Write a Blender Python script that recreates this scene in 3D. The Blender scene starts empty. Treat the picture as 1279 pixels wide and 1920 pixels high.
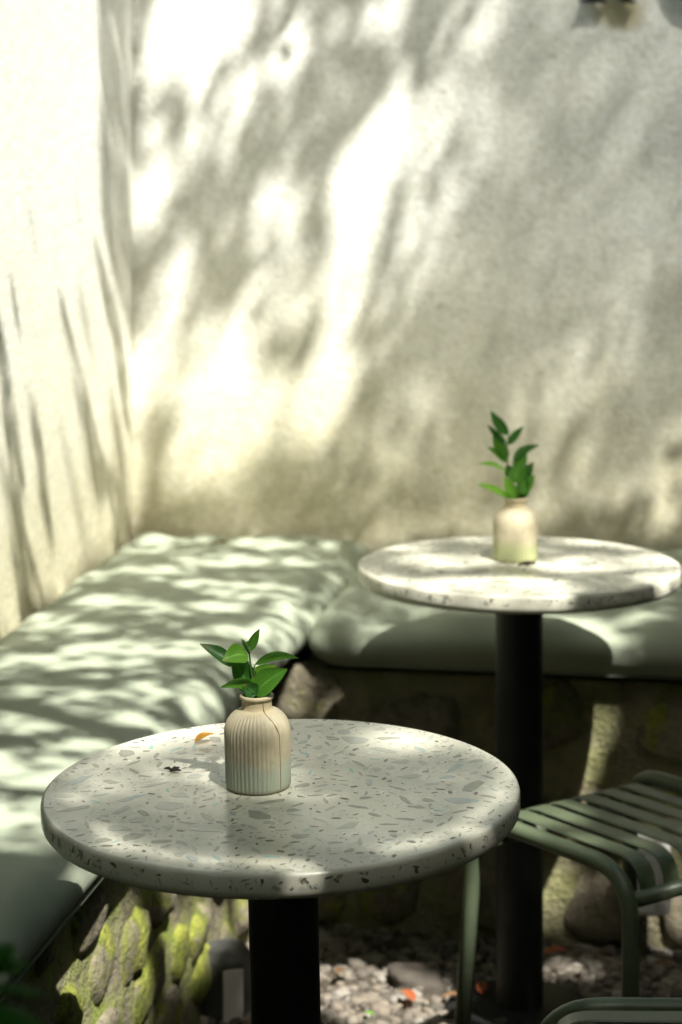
import bpy, math, random
import numpy as np
from mathutils import Vector, Matrix, noise

random.seed(7)
C = bpy.context.scene.collection
scene = bpy.context.scene

# ------------------------------------------------------------------ camera
FPX, HOR, CAM_H = 4500.0, 160.0, 1.58          # focal length and horizon in photo pixels, eye height in metres
cam_d = bpy.data.cameras.new('camera')
cam = bpy.data.objects.new('camera', cam_d); C.objects.link(cam)
cam.location = (0, 0, CAM_H); cam.rotation_euler = (math.radians(90), 0, 0)
cam_d.sensor_width = 36; cam_d.sensor_fit = 'AUTO'
cam_d.lens = FPX / 1920 * 36
cam_d.shift_y = -(960 - HOR) / 1920
cam_d.shift_x = 0.0
cam_d.clip_start = 0.05; cam_d.clip_end = 400
cam_d.dof.use_dof = True; cam_d.dof.focus_distance = 2.76; cam_d.dof.aperture_fstop = 5.6
scene.camera = cam

# ------------------------------------------------------------------ light
SX, SY = 0.30, -0.62                            # towards the sun, per metre of height
SUN = Vector((SX, SY, 1)).normalized()
world = bpy.data.worlds.new('World'); scene.world = world; world.use_nodes = True
wn = world.node_tree
bg = wn.nodes['Background']
sky = wn.nodes.new('ShaderNodeTexSky'); sky.sky_type = 'NISHITA'; sky.sun_disc = False
sky.sun_elevation = math.asin(SUN.z); sky.sun_rotation = math.atan2(SX, SY)
sky.dust_density = 3.0
wn.links.new(sky.outputs[0], bg.inputs[0]); bg.inputs[1].default_value = 0.15
sun_d = bpy.data.lights.new('sun', 'SUN'); sun_d.energy = 4.0; sun_d.angle = math.radians(0.53)
sun_d.color = (1.0, 0.98, 0.90)
sun = bpy.data.objects.new('sun', sun_d); C.objects.link(sun)
sun.rotation_euler = (-SUN).to_track_quat('-Z', 'Y').to_euler()
vs = scene.view_settings
scene.display_settings.display_device = 'sRGB'
vs.view_transform = 'Standard'; vs.look = 'None'; vs.gamma = 1; vs.use_curve_mapping = False
vs.exposure = 1.5

# ------------------------------------------------------------------ helpers
def at(px, py, Y):
    return Vector(((px - 640) / FPX * Y, Y, CAM_H - (py - HOR) / FPX * Y))
def on_z(px, py, z):
    Y = (CAM_H - z) * FPX / (py - HOR)
    return Vector(((px - 640) / FPX * Y, Y, z))
def mesh(name, verts, faces, mat=None, smooth=True, uvs=None):
    m = bpy.data.meshes.new(name); m.from_pydata([tuple(v) for v in verts], [], faces); m.update()
    if smooth: m.polygons.foreach_set('use_smooth', [True] * len(m.polygons))
    if uvs:
        l = m.uv_layers.new(name='UVMap')
        for lp in m.loops: l.data[lp.index].uv = uvs[lp.vertex_index]
    if mat: m.materials.append(mat)
    return m
def link(name, data, parent=None):
    o = bpy.data.objects.new(name, data); C.objects.link(o)
    if parent: o.parent = parent
    return o
def tag(o, label=None, cat=None, group=None, kind=None):
    if label: o['label'] = label
    if cat: o['category'] = cat
    if group: o['group'] = group
    if kind: o['kind'] = kind
    return o
def empty(name, loc, label, cat, group=None):
    o = link(name, None); o.location = loc; o.empty_display_size = 0.05
    return tag(o, label, cat, group)
def copy_tree(o, parent=None):
    c = o.copy(); C.objects.link(c); c.parent = parent
    for ch in list(o.children): copy_tree(ch, c)
    return c
def lathe(profile, n=64, flute=None, closed=False):
    V, F = [], []
    k = len(profile)
    for (r, z, fl) in [(p + (0,))[:3] for p in profile]:
        for i in range(n):
            a = 2 * math.pi * i / n
            rr = r + (flute(a) * fl if flute and fl else 0)
            V.append((rr * math.cos(a), rr * math.sin(a), z))
    for j in range(k - 1):
        for i in range(n):
            F.append((j*n+i, j*n+(i+1) % n, (j+1)*n+(i+1) % n, (j+1)*n+i))
    if closed:
        F.append(tuple(reversed(range(n)))); F.append(tuple(range((k-1)*n, k*n)))
    return V, F
def tube(pts, r, n=10, caps=True):
    pts = [Vector(p) for p in pts]
    rs = r if isinstance(r, (list, tuple)) else [r] * len(pts)
    V, F = [], []
    t0 = (pts[1] - pts[0]).normalized()
    ref = t0.orthogonal().normalized()
    for i, p in enumerate(pts):
        t = (pts[min(i+1, len(pts)-1)] - pts[max(i-1, 0)]).normalized()
        ref = (ref - t * ref.dot(t)).normalized(); b = t.cross(ref)
        for k in range(n):
            a = 2 * math.pi * k / n
            V.append(p + (ref * math.cos(a) + b * math.sin(a)) * rs[i])
    for i in range(len(pts) - 1):
        for k in range(n):
            F.append((i*n+k, i*n+(k+1) % n, (i+1)*n+(k+1) % n, (i+1)*n+k))
    if caps:
        F.append(tuple(reversed(range(n)))); F.append(tuple(range((len(pts)-1)*n, len(pts)*n)))
    return V, F
def merge(parts):
    V, F = [], []
    for v, f in parts:
        o = len(V); V += list(v); F += [tuple(i + o for i in q) for q in f]
    return V, F
def box(x0, x1, y0, y1, z0, z1):
    V = [(x, y, z) for z in (z0, z1) for y in (y0, y1) for x in (x0, x1)]
    return V, [(0,2,3,1), (4,5,7,6), (0,1,5,4), (2,6,7,3), (0,4,6,2), (1,3,7,5)]
def fillet(pts, rad, seg=7):
    """polyline with rounded corners"""
    pts = [Vector(p) for p in pts]; out = [pts[0]]
    for i in range(1, len(pts) - 1):
        a, b, c = pts[i-1], pts[i], pts[i+1]
        u, v = (a - b).normalized(), (c - b).normalized()
        p0, p1 = b + u * rad, b + v * rad
        for k in range(seg + 1):
            t = k / seg
            out.append(p0 * (1-t)**2 + b * 2*t*(1-t) + p1 * t*t)
    return out + [pts[-1]]

# ------------------------------------------------------------------ materials
class NT:
    def __init__(s, name):
        s.m = bpy.data.materials.new(name); s.m.use_nodes = True
        s.t = s.m.node_tree; s.b = s.t.nodes['Principled BSDF']; s.out = s.t.nodes['Material Output']
    def n(s, typ, **kw):
        x = s.t.nodes.new('ShaderNode' + typ)
        for k, v in kw.items():
            if k in x.inputs: x.inputs[k].default_value = v
            else: setattr(x, k, v)
        return x
    def l(s, a, b): s.t.links.new(a, b)
    def coord(s, kind='Object'):
        return s.n('TexCoord').outputs[kind]
    def noise(s, vec, scale, detail=4, rough=0.6, dist=0.0):
        x = s.n('TexNoise'); x.inputs['Scale'].default_value = scale; x.inputs['Detail'].default_value = detail
        x.inputs['Roughness'].default_value = rough; x.inputs['Distortion'].default_value = dist
        s.l(vec, x.inputs['Vector']); return x.outputs['Fac']
    def ramp(s, fac, stops):
        x = s.n('ValToRGB'); e = x.color_ramp.elements
        while len(e) < len(stops): e.new(0.5)
        for el, (p, c) in zip(e, stops):
            el.position = p; el.color = (c if len(c) == 4 else tuple(c) + (1,)) if isinstance(c, tuple) else (c, c, c, 1)
        s.l(fac, x.inputs[0]); return x.outputs[0]
    def mix(s, fac, a, b, typ='MIX'):
        x = s.n('Mix', data_type='RGBA', blend_type=typ)
        for sock, v in ((x.inputs[0], fac), (x.inputs[6], a), (x.inputs[7], b)):
            if hasattr(v, 'links') or hasattr(v, 'is_linked'): s.l(v, sock)
            elif isinstance(v, tuple): sock.default_value = v + (1,) if len(v) == 3 else v
            else: sock.default_value = v
        return x.outputs[2]
    def math(s, op, a, b=0.0, c=0.0, clamp=False):
        x = s.n('Math', operation=op, use_clamp=clamp)
        for i, v in enumerate((a, b, c)):
            if hasattr(v, 'is_linked'): s.l(v, x.inputs[i])
            else: x.inputs[i].default_value = v
        return x.outputs[0]
    def sep(s, vec):
        x = s.n('SeparateXYZ'); s.l(vec, x.inputs[0]); return x.outputs
    def mrange(s, v, a, b, c=0.0, d=1.0):
        x = s.n('MapRange', interpolation_type='SMOOTHSTEP'); s.l(v, x.inputs[0])
        for i, q in enumerate((a, b, c, d)): x.inputs[i+1].default_value = q
        return x.outputs[0]
    def bump(s, h, strength=0.5, dist=0.01, normal=None):
        x = s.n('Bump'); x.inputs['Strength'].default_value = strength; x.inputs['Distance'].default_value = dist
        s.l(h, x.inputs['Height'])
        if normal: s.l(normal, x.inputs['Normal'])
        return x.outputs[0]
    def set(s, color=None, rough=None, normal=None, **kw):
        for key, v in (('Base Color', color), ('Roughness', rough), ('Normal', normal)):
            if v is None: continue
            if hasattr(v, 'is_linked'): s.l(v, s.b.inputs[key])
            else: s.b.inputs[key].default_value = v + (1,) if isinstance(v, tuple) and len(v) == 3 else v
        for k, v in kw.items(): s.b.inputs[k].default_value = v
        return s.m

def plaster(name):
    t = NT(name); P = t.n('NewGeometry').outputs['Position']
    big = t.noise(P, 3.0, 5, 0.6); mid = t.noise(P, 14, 4, 0.6)
    col = t.ramp(big, [(0.3, (0.78, 0.785, 0.725)), (0.7, (0.82, 0.825, 0.785))])
    col = t.mix(t.ramp(mid, [(0.55, 0.0), (0.8, 0.35)]), col, (0.60, 0.58, 0.47))
    # splash-back dirt rising from the bench, thicker where the noise says so
    z = t.sep(P)[2]
    zz = t.math('ADD', z, t.math('MULTIPLY', t.math('SUBTRACT', t.noise(P, 5, 6, 0.7), 0.5), 0.55))
    dirt = t.mrange(zz, 0.60, 0.98, 1.0, 0.0)
    grit = t.ramp(t.noise(P, 60, 3, 0.7), [(0.35, 0.35), (0.65, 1.0)])
    col = t.mix(t.math('MULTIPLY', t.math('MULTIPLY', dirt, grit), 0.85), col, (0.36, 0.30, 0.17))
    dirt2 = t.mrange(zz, 0.75, 1.45, 0.5, 0.0)
    col = t.mix(t.math('MULTIPLY', dirt2, 0.9), col, (0.62, 0.56, 0.32))
    # rust run-off under the fixed letters
    rust = []
    for (cx, cz, rx, rz) in ((0.60, 1.735, 0.065, 0.045), (0.80, 1.735, 0.04, 0.05)):
        x, y, zc = t.sep(P)[0], None, z
        dx = t.math('DIVIDE', t.math('SUBTRACT', x, cx), rx); dz = t.math('DIVIDE', t.math('SUBTRACT', zc, cz), rz)
        d = t.math('ADD', t.math('MULTIPLY', dx, dx), t.math('MULTIPLY', dz, dz))
        rust.append(t.mrange(t.math('ADD', d, t.math('MULTIPLY', t.noise(P, 30, 4), 0.9)), 0.5, 1.6, 0.8, 0.0))
    col = t.mix(t.math('MAXIMUM', rust[0], rust[1]), col, (0.40, 0.34, 0.13))
    # shade of small pits and plaster grain, put into the colour
    pit = t.ramp(t.noise(P, 45, 2, 0.5), [(0.24, 0.8), (0.36, 0.0)])
    col = t.mix(t.math('MULTIPLY', pit, 0.6), col, (0.35, 0.33, 0.26))
    grain_shade = t.ramp(t.noise(P, 75, 3, 0.65, 0.6), [(0.38, 0.44), (0.60, 0.0)])
    col = t.mix(grain_shade, col, (0.50, 0.48, 0.38))
    h = t.math('ADD', t.math('MULTIPLY', t.noise(P, 95, 3, 0.55), 0.6), t.math('MULTIPLY', t.noise(P, 28, 3, 0.6), 0.8))
    return t.set(col, 0.9, t.bump(h, 0.26, 0.012))
M_WALL = plaster('rough_lime_plaster')

def fabric():
    t = NT('sage_canvas'); P = t.coord('Object')
    big = t.noise(P, 6, 4)
    col = t.ramp(big, [(0.3, (0.315, 0.35, 0.26)), (0.7, (0.36, 0.395, 0.30))])
    w = t.n('TexWave', bands_direction='X'); w.inputs['Scale'].default_value = 190; t.l(P, w.inputs[0])
    w2 = t.n('TexWave', bands_direction='Y'); w2.inputs['Scale'].default_value = 190; t.l(P, w2.inputs[0])
    weave = t.math('MULTIPLY', w.outputs['Fac'], w2.outputs['Fac'])
    col = t.mix(t.math('MULTIPLY', weave, 0.25), col, (0.24, 0.26, 0.21))
    nb = t.bump(t.noise(P, 4, 3), 0.3, 0.05)
    return t.set(col, 0.85, t.bump(weave, 0.25, 0.0008, nb))
M_FAB = fabric()
def piping_mat():
    t = NT('piping_canvas'); return t.set((0.46, 0.48, 0.40), 0.8)
M_PIPE = M_FAB

def terrazzo():
    t = NT('terrazzo_binder'); P = t.coord('Object')
    big = t.noise(P, 9, 4); fine = t.noise(P, 260, 2, 0.6)
    col = t.ramp(big, [(0.3, (0.66, 0.64, 0.52)), (0.7, (0.73, 0.71, 0.59))])
    v = t.n('TexVoronoi', feature='F1'); v.inputs['Scale'].default_value = 210; t.l(P, v.inputs['Vector'])
    sp = t.math('LESS_THAN', v.outputs['Distance'], 0.20)
    pick = t.math('GREATER_THAN', t.sep(v.outputs['Color'])[0], 0.55)
    col = t.mix(t.math('MULTIPLY', t.math('MULTIPLY', sp, pick), 0.5), col, (0.30, 0.28, 0.22))
    col = t.mix(t.ramp(fine, [(0.45, 0.0), (0.8, 0.22)]), col, (0.45, 0.42, 0.33))
    rough = t.mrange(t.noise(P, 18, 4), 0.3, 0.7, 0.16, 0.30)
    return t.set(col, rough, t.bump(t.noise(P, 120, 2), 0.03, 0.001))
M_TERR = terrazzo()
def chip_mat(name, c1, c2):
    t = NT(name); P = t.n('NewGeometry').outputs['Position']
    col = t.ramp(t.noise(P, 140, 3), [(0.3, c1), (0.7, c2)])
    return t.set(col, 0.2)
M_CHIP = [chip_mat('chip_grey', (0.30, 0.30, 0.24), (0.40, 0.40, 0.33)),
          chip_mat('chip_pale', (0.44, 0.45, 0.38), (0.52, 0.52, 0.45)),
          chip_mat('chip_bluish', (0.38, 0.45, 0.42), (0.50, 0.55, 0.51)),
          chip_mat('chip_brown', (0.11, 0.095, 0.065), (0.21, 0.19, 0.14)),
          chip_mat('chip_teal', (0.28, 0.50, 0.48), (0.42, 0.60, 0.56))]

def black_metal():
    t = NT('black_powder_coat'); P = t.coord('Object')
    col = t.ramp(t.noise(P, 5, 5, 0.7), [(0.45, (0.010, 0.0105, 0.010)), (0.75, (0.030, 0.030, 0.026))])
    return t.set(col, 0.5, t.bump(t.noise(P, 300, 2), 0.1, 0.001))
M_BLACK = black_metal()
def green_metal():
    t = NT('olive_powder_coat'); P = t.coord('Object')
    col = t.ramp(t.noise(P, 12, 4), [(0.35, (0.078, 0.100, 0.058)), (0.7, (0.104, 0.128, 0.076))])
    sc = t.ramp(t.noise(P, 90, 3, 0.7), [(0.66, 0.0), (0.74, 0.6)])
    col = t.mix(sc, col, (0.20, 0.21, 0.16))
    return t.set(col, 0.38, t.bump(t.noise(P, 400, 2), 0.06, 0.0006))
M_GREEN = green_metal()

def ceramic(name, tint):
    t = NT(name); P = t.coord('Object'); z = t.sep(P)[2]
    col = t.ramp(t.noise(P, 30, 5, 0.65), [(0.3, (0.42, 0.36, 0.235)), (0.7, (0.58, 0.52, 0.37))])
    grime = t.ramp(t.noise(P, 70, 5, 0.7, 1.0), [(0.58, 0.0), (0.72, 0.7)])
    col = t.mix(grime, col, (0.36, 0.25, 0.13))
    zz = t.math('ADD', z, t.math('MULTIPLY', t.math('SUBTRACT', t.noise(P, 35, 4), 0.5), 0.025))
    g = t.mrange(zz, 0.022, 0.042, 0.85, 0.0)
    col = t.mix(g, col, tint)
    neck = t.mrange(z, 0.086, 0.092, 0.0, 0.55)
    col = t.mix(neck, col, (0.47, 0.38, 0.21))
    base = t.mrange(z, 0.0, 0.006, 0.6, 0.0)
    col = t.mix(base, col, (0.17, 0.14, 0.07))
    geo = t.n('NewGeometry').outputs['Pointiness']
    return t.set(col, 0.55, t.bump(t.noise(P, 260, 3), 0.12, 0.001))
M_VASE = ceramic('cream_ribbed_ceramic', (0.40, 0.46, 0.36))
M_VASE2 = ceramic('cream_ceramic_algae', (0.40, 0.43, 0.21))
t = NT('crack_brown'); M_CRACK = t.set((0.20, 0.115, 0.045), 0.8)

def leaf_mat(name, c1, c2, trans=0.35, rough=0.42):
    t = NT(name); uv = t.coord('UV'); P = t.coord('Object')
    s = t.sep(uv)
    d = t.math('ABSOLUTE', t.math('SUBTRACT', s[1], 0.5))
    rib = t.mrange(d, 0.015, 0.05, 0.5, 0.0)
    w = t.n('TexWave', bands_direction='X'); w.inputs['Scale'].default_value = 3.2
    cmb = t.n('CombineXYZ'); t.l(t.math('SUBTRACT', s[0], t.math('MULTIPLY', d, 0.7)), cmb.inputs[0]); t.l(cmb.outputs[0], w.inputs[0])
    col = t.ramp(t.noise(P, 45, 3), [(0.3, c1), (0.7, c2)])
    oi = t.n('ObjectInfo').outputs['Random']
    col = t.mix(t.math('MULTIPLY', oi, 0.55), col, tuple(x * y for x, y in zip(c1, (0.55, 0.62, 0.7))))
    yel = t.math('MULTIPLY', t.mrange(t.math('ADD', s[0], t.math('MULTIPLY', t.noise(P, 160, 3), 0.5)), 0.95, 1.3, 0.0, 0.7), t.math('GREATER_THAN', oi, 0.45))
    col = t.mix(yel, col, (0.22, 0.17, 0.04))
    rib_col = tuple(min(1, x * 1.7 + 0.02) for x in c2)  # paler colour of the midrib
    col = t.mix(rib, col, rib_col)
    nb = t.bump(w.outputs['Fac'], 0.15, 0.002)
    t.set(col, rough, nb)
    tr = t.n('BsdfTranslucent'); t.l(t.mix(0.6, col, tuple(x * 2.2 for x in c2)), tr.inputs[0])
    mx = t.n('MixShader'); mx.inputs[0].default_value = trans
    t.l(t.b.outputs[0], mx.inputs[1]); t.l(tr.outputs[0], mx.inputs[2]); t.l(mx.outputs[0], t.out.inputs[0])
    return t.m
M_LEAF = leaf_mat('glossy_green_leaf', (0.06, 0.19, 0.018), (0.10, 0.27, 0.028))
M_LEAFD = leaf_mat('dark_green_leaf', (0.026, 0.105, 0.015), (0.045, 0.155, 0.02), 0.28)
M_LEAFB = leaf_mat('fresh_green_leaf', (0.12, 0.31, 0.025), (0.18, 0.40, 0.04), 0.45)
M_TREE = leaf_mat('canopy_leaf', (0.05, 0.10, 0.02), (0.10, 0.15, 0.05), 0.5, 0.45)
M_DRY = leaf_mat('orange_dry_leaf', (0.55, 0.25, 0.03), (0.70, 0.36, 0.05), 0.3, 0.6)
M_RED = leaf_mat('red_dry_leaf', (0.32, 0.07, 0.02), (0.45, 0.13, 0.04), 0.2, 0.7)
M_BROWN = leaf_mat('brown_dry_leaf', (0.13, 0.065, 0.025), (0.20, 0.10, 0.04), 0.1, 0.8)
t = NT('stem_green'); M_STEM = t.set((0.05, 0.11, 0.02), 0.5)
t = NT('bark'); P = t.coord('Object')
M_BARK = t.set(t.ramp(t.noise(P, 12, 5), [(0.3, (0.09, 0.07, 0.05)), (0.7, (0.2, 0.17, 0.13))]), 0.9, t.bump(t.noise(P, 20, 4), 0.6, 0.02))
t = NT('dark_debris'); M_DARK = t.set((0.03, 0.018, 0.012), 0.8)
t = NT('letter_paint'); M_LETTER = t.set((0.012, 0.014, 0.013), 0.45)
t = NT('lamp_grey_plastic'); P = t.coord('Object')
M_LAMP = t.set(t.ramp(t.noise(P, 40, 4), [(0.35, (0.045, 0.045, 0.042)), (0.7, (0.08, 0.08, 0.075))]), 0.55)
t = NT('lamp_pale_lit_panel'); M_LAMPP = t.set((0.55, 0.54, 0.50), 0.4)  # panel colour lightened in place of light falling on it
t = NT('lamp_sunlit_white'); M_LAMPW = t.set((0.72, 0.70, 0.66), 0.45)  # white colour stands in for sun on the second light

def stone_mat(name, moss):
    t = NT(name); P = t.n('NewGeometry').outputs['Position']
    oi = t.n('ObjectInfo').outputs['Random']
    col = t.ramp(t.noise(P, 16, 6, 0.7), [(0.3, (0.10, 0.085, 0.055)), (0.55, (0.22, 0.19, 0.13)), (0.75, (0.34, 0.30, 0.22))])
    col = t.mix(t.math('MULTIPLY', oi, 0.4), col, (0.14, 0.12, 0.085))
    m = t.math('ADD', t.noise(P, 9, 5, 0.65), t.math('MULTIPLY', oi, 0.22))
    mf = t.mrange(t.math('ADD', m, t.math('MULTIPLY', t.math('SUBTRACT', t.noise(P, 55, 4, 0.7), 0.5), 0.35)), 0.58 - moss, 0.74 - moss, 0.0, 0.92)
    mc = t.ramp(t.noise(P, 38, 5, 0.75), [(0.3, (0.045, 0.075, 0.012)), (0.5, (0.19, 0.215, 0.018)), (0.72, (0.36, 0.36, 0.06))])
    col = t.mix(mf, col, mc)
    pits = t.ramp(t.noise(P, 75, 4, 0.7), [(0.3, 0.9), (0.5, 0.0)])
    col = t.mix(t.math('MULTIPLY', pits, 0.7), col, (0.05, 0.05, 0.025))
    h = t.math('ADD', t.noise(P, 30, 5, 0.7), t.math('MULTIPLY', t.noise(P, 130, 3), 0.4))
    return t.set(col, 0.95, t.bump(h, 0.8, 0.012))
M_STONEM = stone_mat('mossy_stone', 0.05)
M_STONE = stone_mat('weathered_stone', -0.03)
def mortar():
    t = NT('old_mortar'); P = t.n('NewGeometry').outputs['Position']
    col = t.ramp(t.noise(P, 14, 6, 0.7), [(0.3, (0.12, 0.10, 0.06)), (0.65, (0.29, 0.255, 0.17))])
    x = t.sep(P)[0]
    mf = t.math('MULTIPLY', t.mrange(x, -0.30, -0.12, 0.8, 0.25), t.ramp(t.noise(P, 11, 5), [(0.42, 0.0), (0.6, 1.0)]))
    col = t.mix(mf, col, (0.27, 0.34, 0.04))
    h = t.math('ADD', t.noise(P, 22, 5, 0.7), t.math('MULTIPLY', t.noise(P, 110, 3), 0.4))
    return t.set(col, 0.95, t.bump(h, 0.9, 0.015))
M_MORTAR = mortar()
def gravel_mat(name, k):
    t = NT(name); P = t.n('NewGeometry').outputs['Position']
    ri = t.n('NewGeometry').outputs['Random Per Island']
    col = t.ramp(ri, [(0.0, (0.11*k, 0.095*k, 0.075*k)), (0.4, (0.24*k, 0.205*k, 0.165*k)), (0.75, (0.34*k, 0.28*k, 0.215*k)), (1.0, (0.46*k, 0.43*k, 0.38*k))])
    col = t.mix(t.ramp(t.noise(P, 90, 4), [(0.45, 0.0), (0.75, 0.5)]), col, (0.12*k, 0.10*k, 0.075*k))
    return t.set(col, 0.85, t.bump(t.noise(P, 180, 3), 0.4, 0.003))
M_GRAV = gravel_mat('river_gravel', 0.62); M_ROCKD = gravel_mat('shaded_dark_fieldstone', 0.25)  # dark fieldstone tone deepened for the shade it lies in
def soil():
    t = NT('dark_soil'); P = t.n('NewGeometry').outputs['Position']
    col = t.ramp(t.noise(P, 18, 6, 0.7), [(0.3, (0.035, 0.028, 0.02)), (0.7, (0.10, 0.08, 0.055))])
    return t.set(col, 0.95, t.bump(t.noise(P, 40, 5), 0.8, 0.02))
M_SOIL = soil()

# ------------------------------------------------------------------ setting: bench frame, ground, walls
O = Vector((-0.463, 5.345, 0))                  # corner where the two walls meet
ER = Vector((0.9855, -0.1697, 0)); EF = Vector((-0.1697, -0.9855, 0))
ANG = math.atan2(ER.y, ER.x)
def fr(r, f, z): return O + ER * r + EF * f + Vector((0, 0, z))

V, F = [], []
n = 40
for j in range(n + 1):
    for i in range(n + 1):
        s = lambda q: math.copysign(abs(q) ** 3, q) * 120
        V.append((s(i / n * 2 - 1), 4 + s(j / n * 2 - 1), 0))
for j in range(n):
    for i in range(n):
        F.append((j*(n+1)+i, j*(n+1)+i+1, (j+1)*(n+1)+i+1, (j+1)*(n+1)+i))
tag(link('ground', mesh('ground', V, F, M_SOIL)), kind='structure')

def wall(name, r0, r1, f0, f1, h, label):
    V = [fr(r, f, z) for z in (-0.05, h) for (r, f) in ((r0, f0), (r1, f0), (r1, f1), (r0, f1))]
    F = [(0,1,2,3), (7,6,5,4), (0,4,5,1), (1,5,6,2), (2,6,7,3), (3,7,4,0)]
    o = link(name, mesh(name, V, F, M_WALL, smooth=False))
    return tag(o, label, 'wall')
wall('plaster_wall', -0.2, 4.5, -0.22, 0.0, 2.5, 'rough off-white plaster wall behind the far round table, carrying the dark letters')
wall('plaster_wall', -0.2, 0.0, 0.002, 4.8, 2.5, 'brightly sunlit plaster wall on the left side of the cushioned corner')

# ------------------------------------------------------------------ stone bench
ZB = 0.50
LW, BD = 0.445, 0.775                            # depth of the left arm and of the back arm
bench = empty('stone_bench', fr(0, 0, 0), 'low L-shaped bench of mossy rubble stones under the sage cushions', 'bench')
ring = [(0.003, 0.003), (4.2, 0.003), (4.2, BD), (LW, BD), (LW, 3.3), (0.003, 3.3)]
V = [fr(r, f, z) - O for z in (-0.03, ZB - 0.012) for (r, f) in ring]
F = [tuple(range(6))[::-1], tuple(range(6, 12))] + [(i, (i+1) % 6, 6+(i+1) % 6, 6+i) for i in range(6)]
F = [tuple(reversed(f)) for f in F]
link('mortar_core', mesh('mortar_core', V, F, M_MORTAR, smooth=False), bench)

def rock_mesh(name, seed, mat, sub=3, rough=0.24, flat=1.0):
    import bmesh
    bm = bmesh.new(); bmesh.ops.create_icosphere(bm, subdivisions=sub, radius=1.0)
    off = Vector((seed * 7.3, seed * 3.1, seed * 1.7))
    for v in bm.verts:
        d = v.co.normalized()
        e = 3.4
        k = (abs(d.x)**e + abs(d.y)**e + abs(d.z)**e) ** (-1 / e)
        q = d * k * 0.92
        q *= 1 + rough * noise.noise(d * 1.1 + off) + rough * 0.45 * noise.noise(d * 2.7 + off) + rough * 0.18 * noise.noise(d * 6 + off)
        v.co = q
    m = bpy.data.meshes.new(name); bm.to_mesh(m); bm.free()
    m.polygons.foreach_set('use_smooth', [True] * len(m.polygons)); m.materials.append(mat)
    return m
rocks_m = [rock_mesh('stone', i, M_STONEM) for i in range(7)]
rocks_d = [rock_mesh('stone', i + 20, M_STONE) for i in range(7)]
def course(axis, start, end, meshes, rnd, hs):
    z = 0.0
    for h in hs:
        x = start + rnd.uniform(-0.08, 0.03)
        while x < end:
            w = rnd.uniform(0.11, 0.25)
            o = link('stone', rnd.choice(meshes), bench)
            if axis == 'f': p = fr(LW - 0.014, x + w/2, z + h/2) - O
            else: p = fr(x + w/2, BD - 0.008, z + h/2) - O
            o.location = p + Vector((0, 0, rnd.uniform(-0.03, 0.03)))
            rz = ANG + (math.pi / 2 if axis == 'f' else 0) + rnd.uniform(-0.12, 0.12)
            o.rotation_euler = (rnd.uniform(-0.2, 0.2), rnd.uniform(-0.3, 0.3), rz)
            k = rnd.uniform(0.82, 1.0)
            o.scale = (w * 0.44 * k, rnd.uniform(0.026, 0.036), h * 0.43 * rnd.uniform(0.8, 1.05))
            x += w * rnd.uniform(0.97, 1.12)
        z += h
rnd = random.Random(5)
course('f', BD + 0.02, 2.75, rocks_m, rnd, (0.13, 0.12, 0.14, 0.11))
rnd = random.Random(11)
course('r', LW + 0.02, 1.5, rocks_d, rnd, (0.17, 0.15, 0.17))

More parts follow.
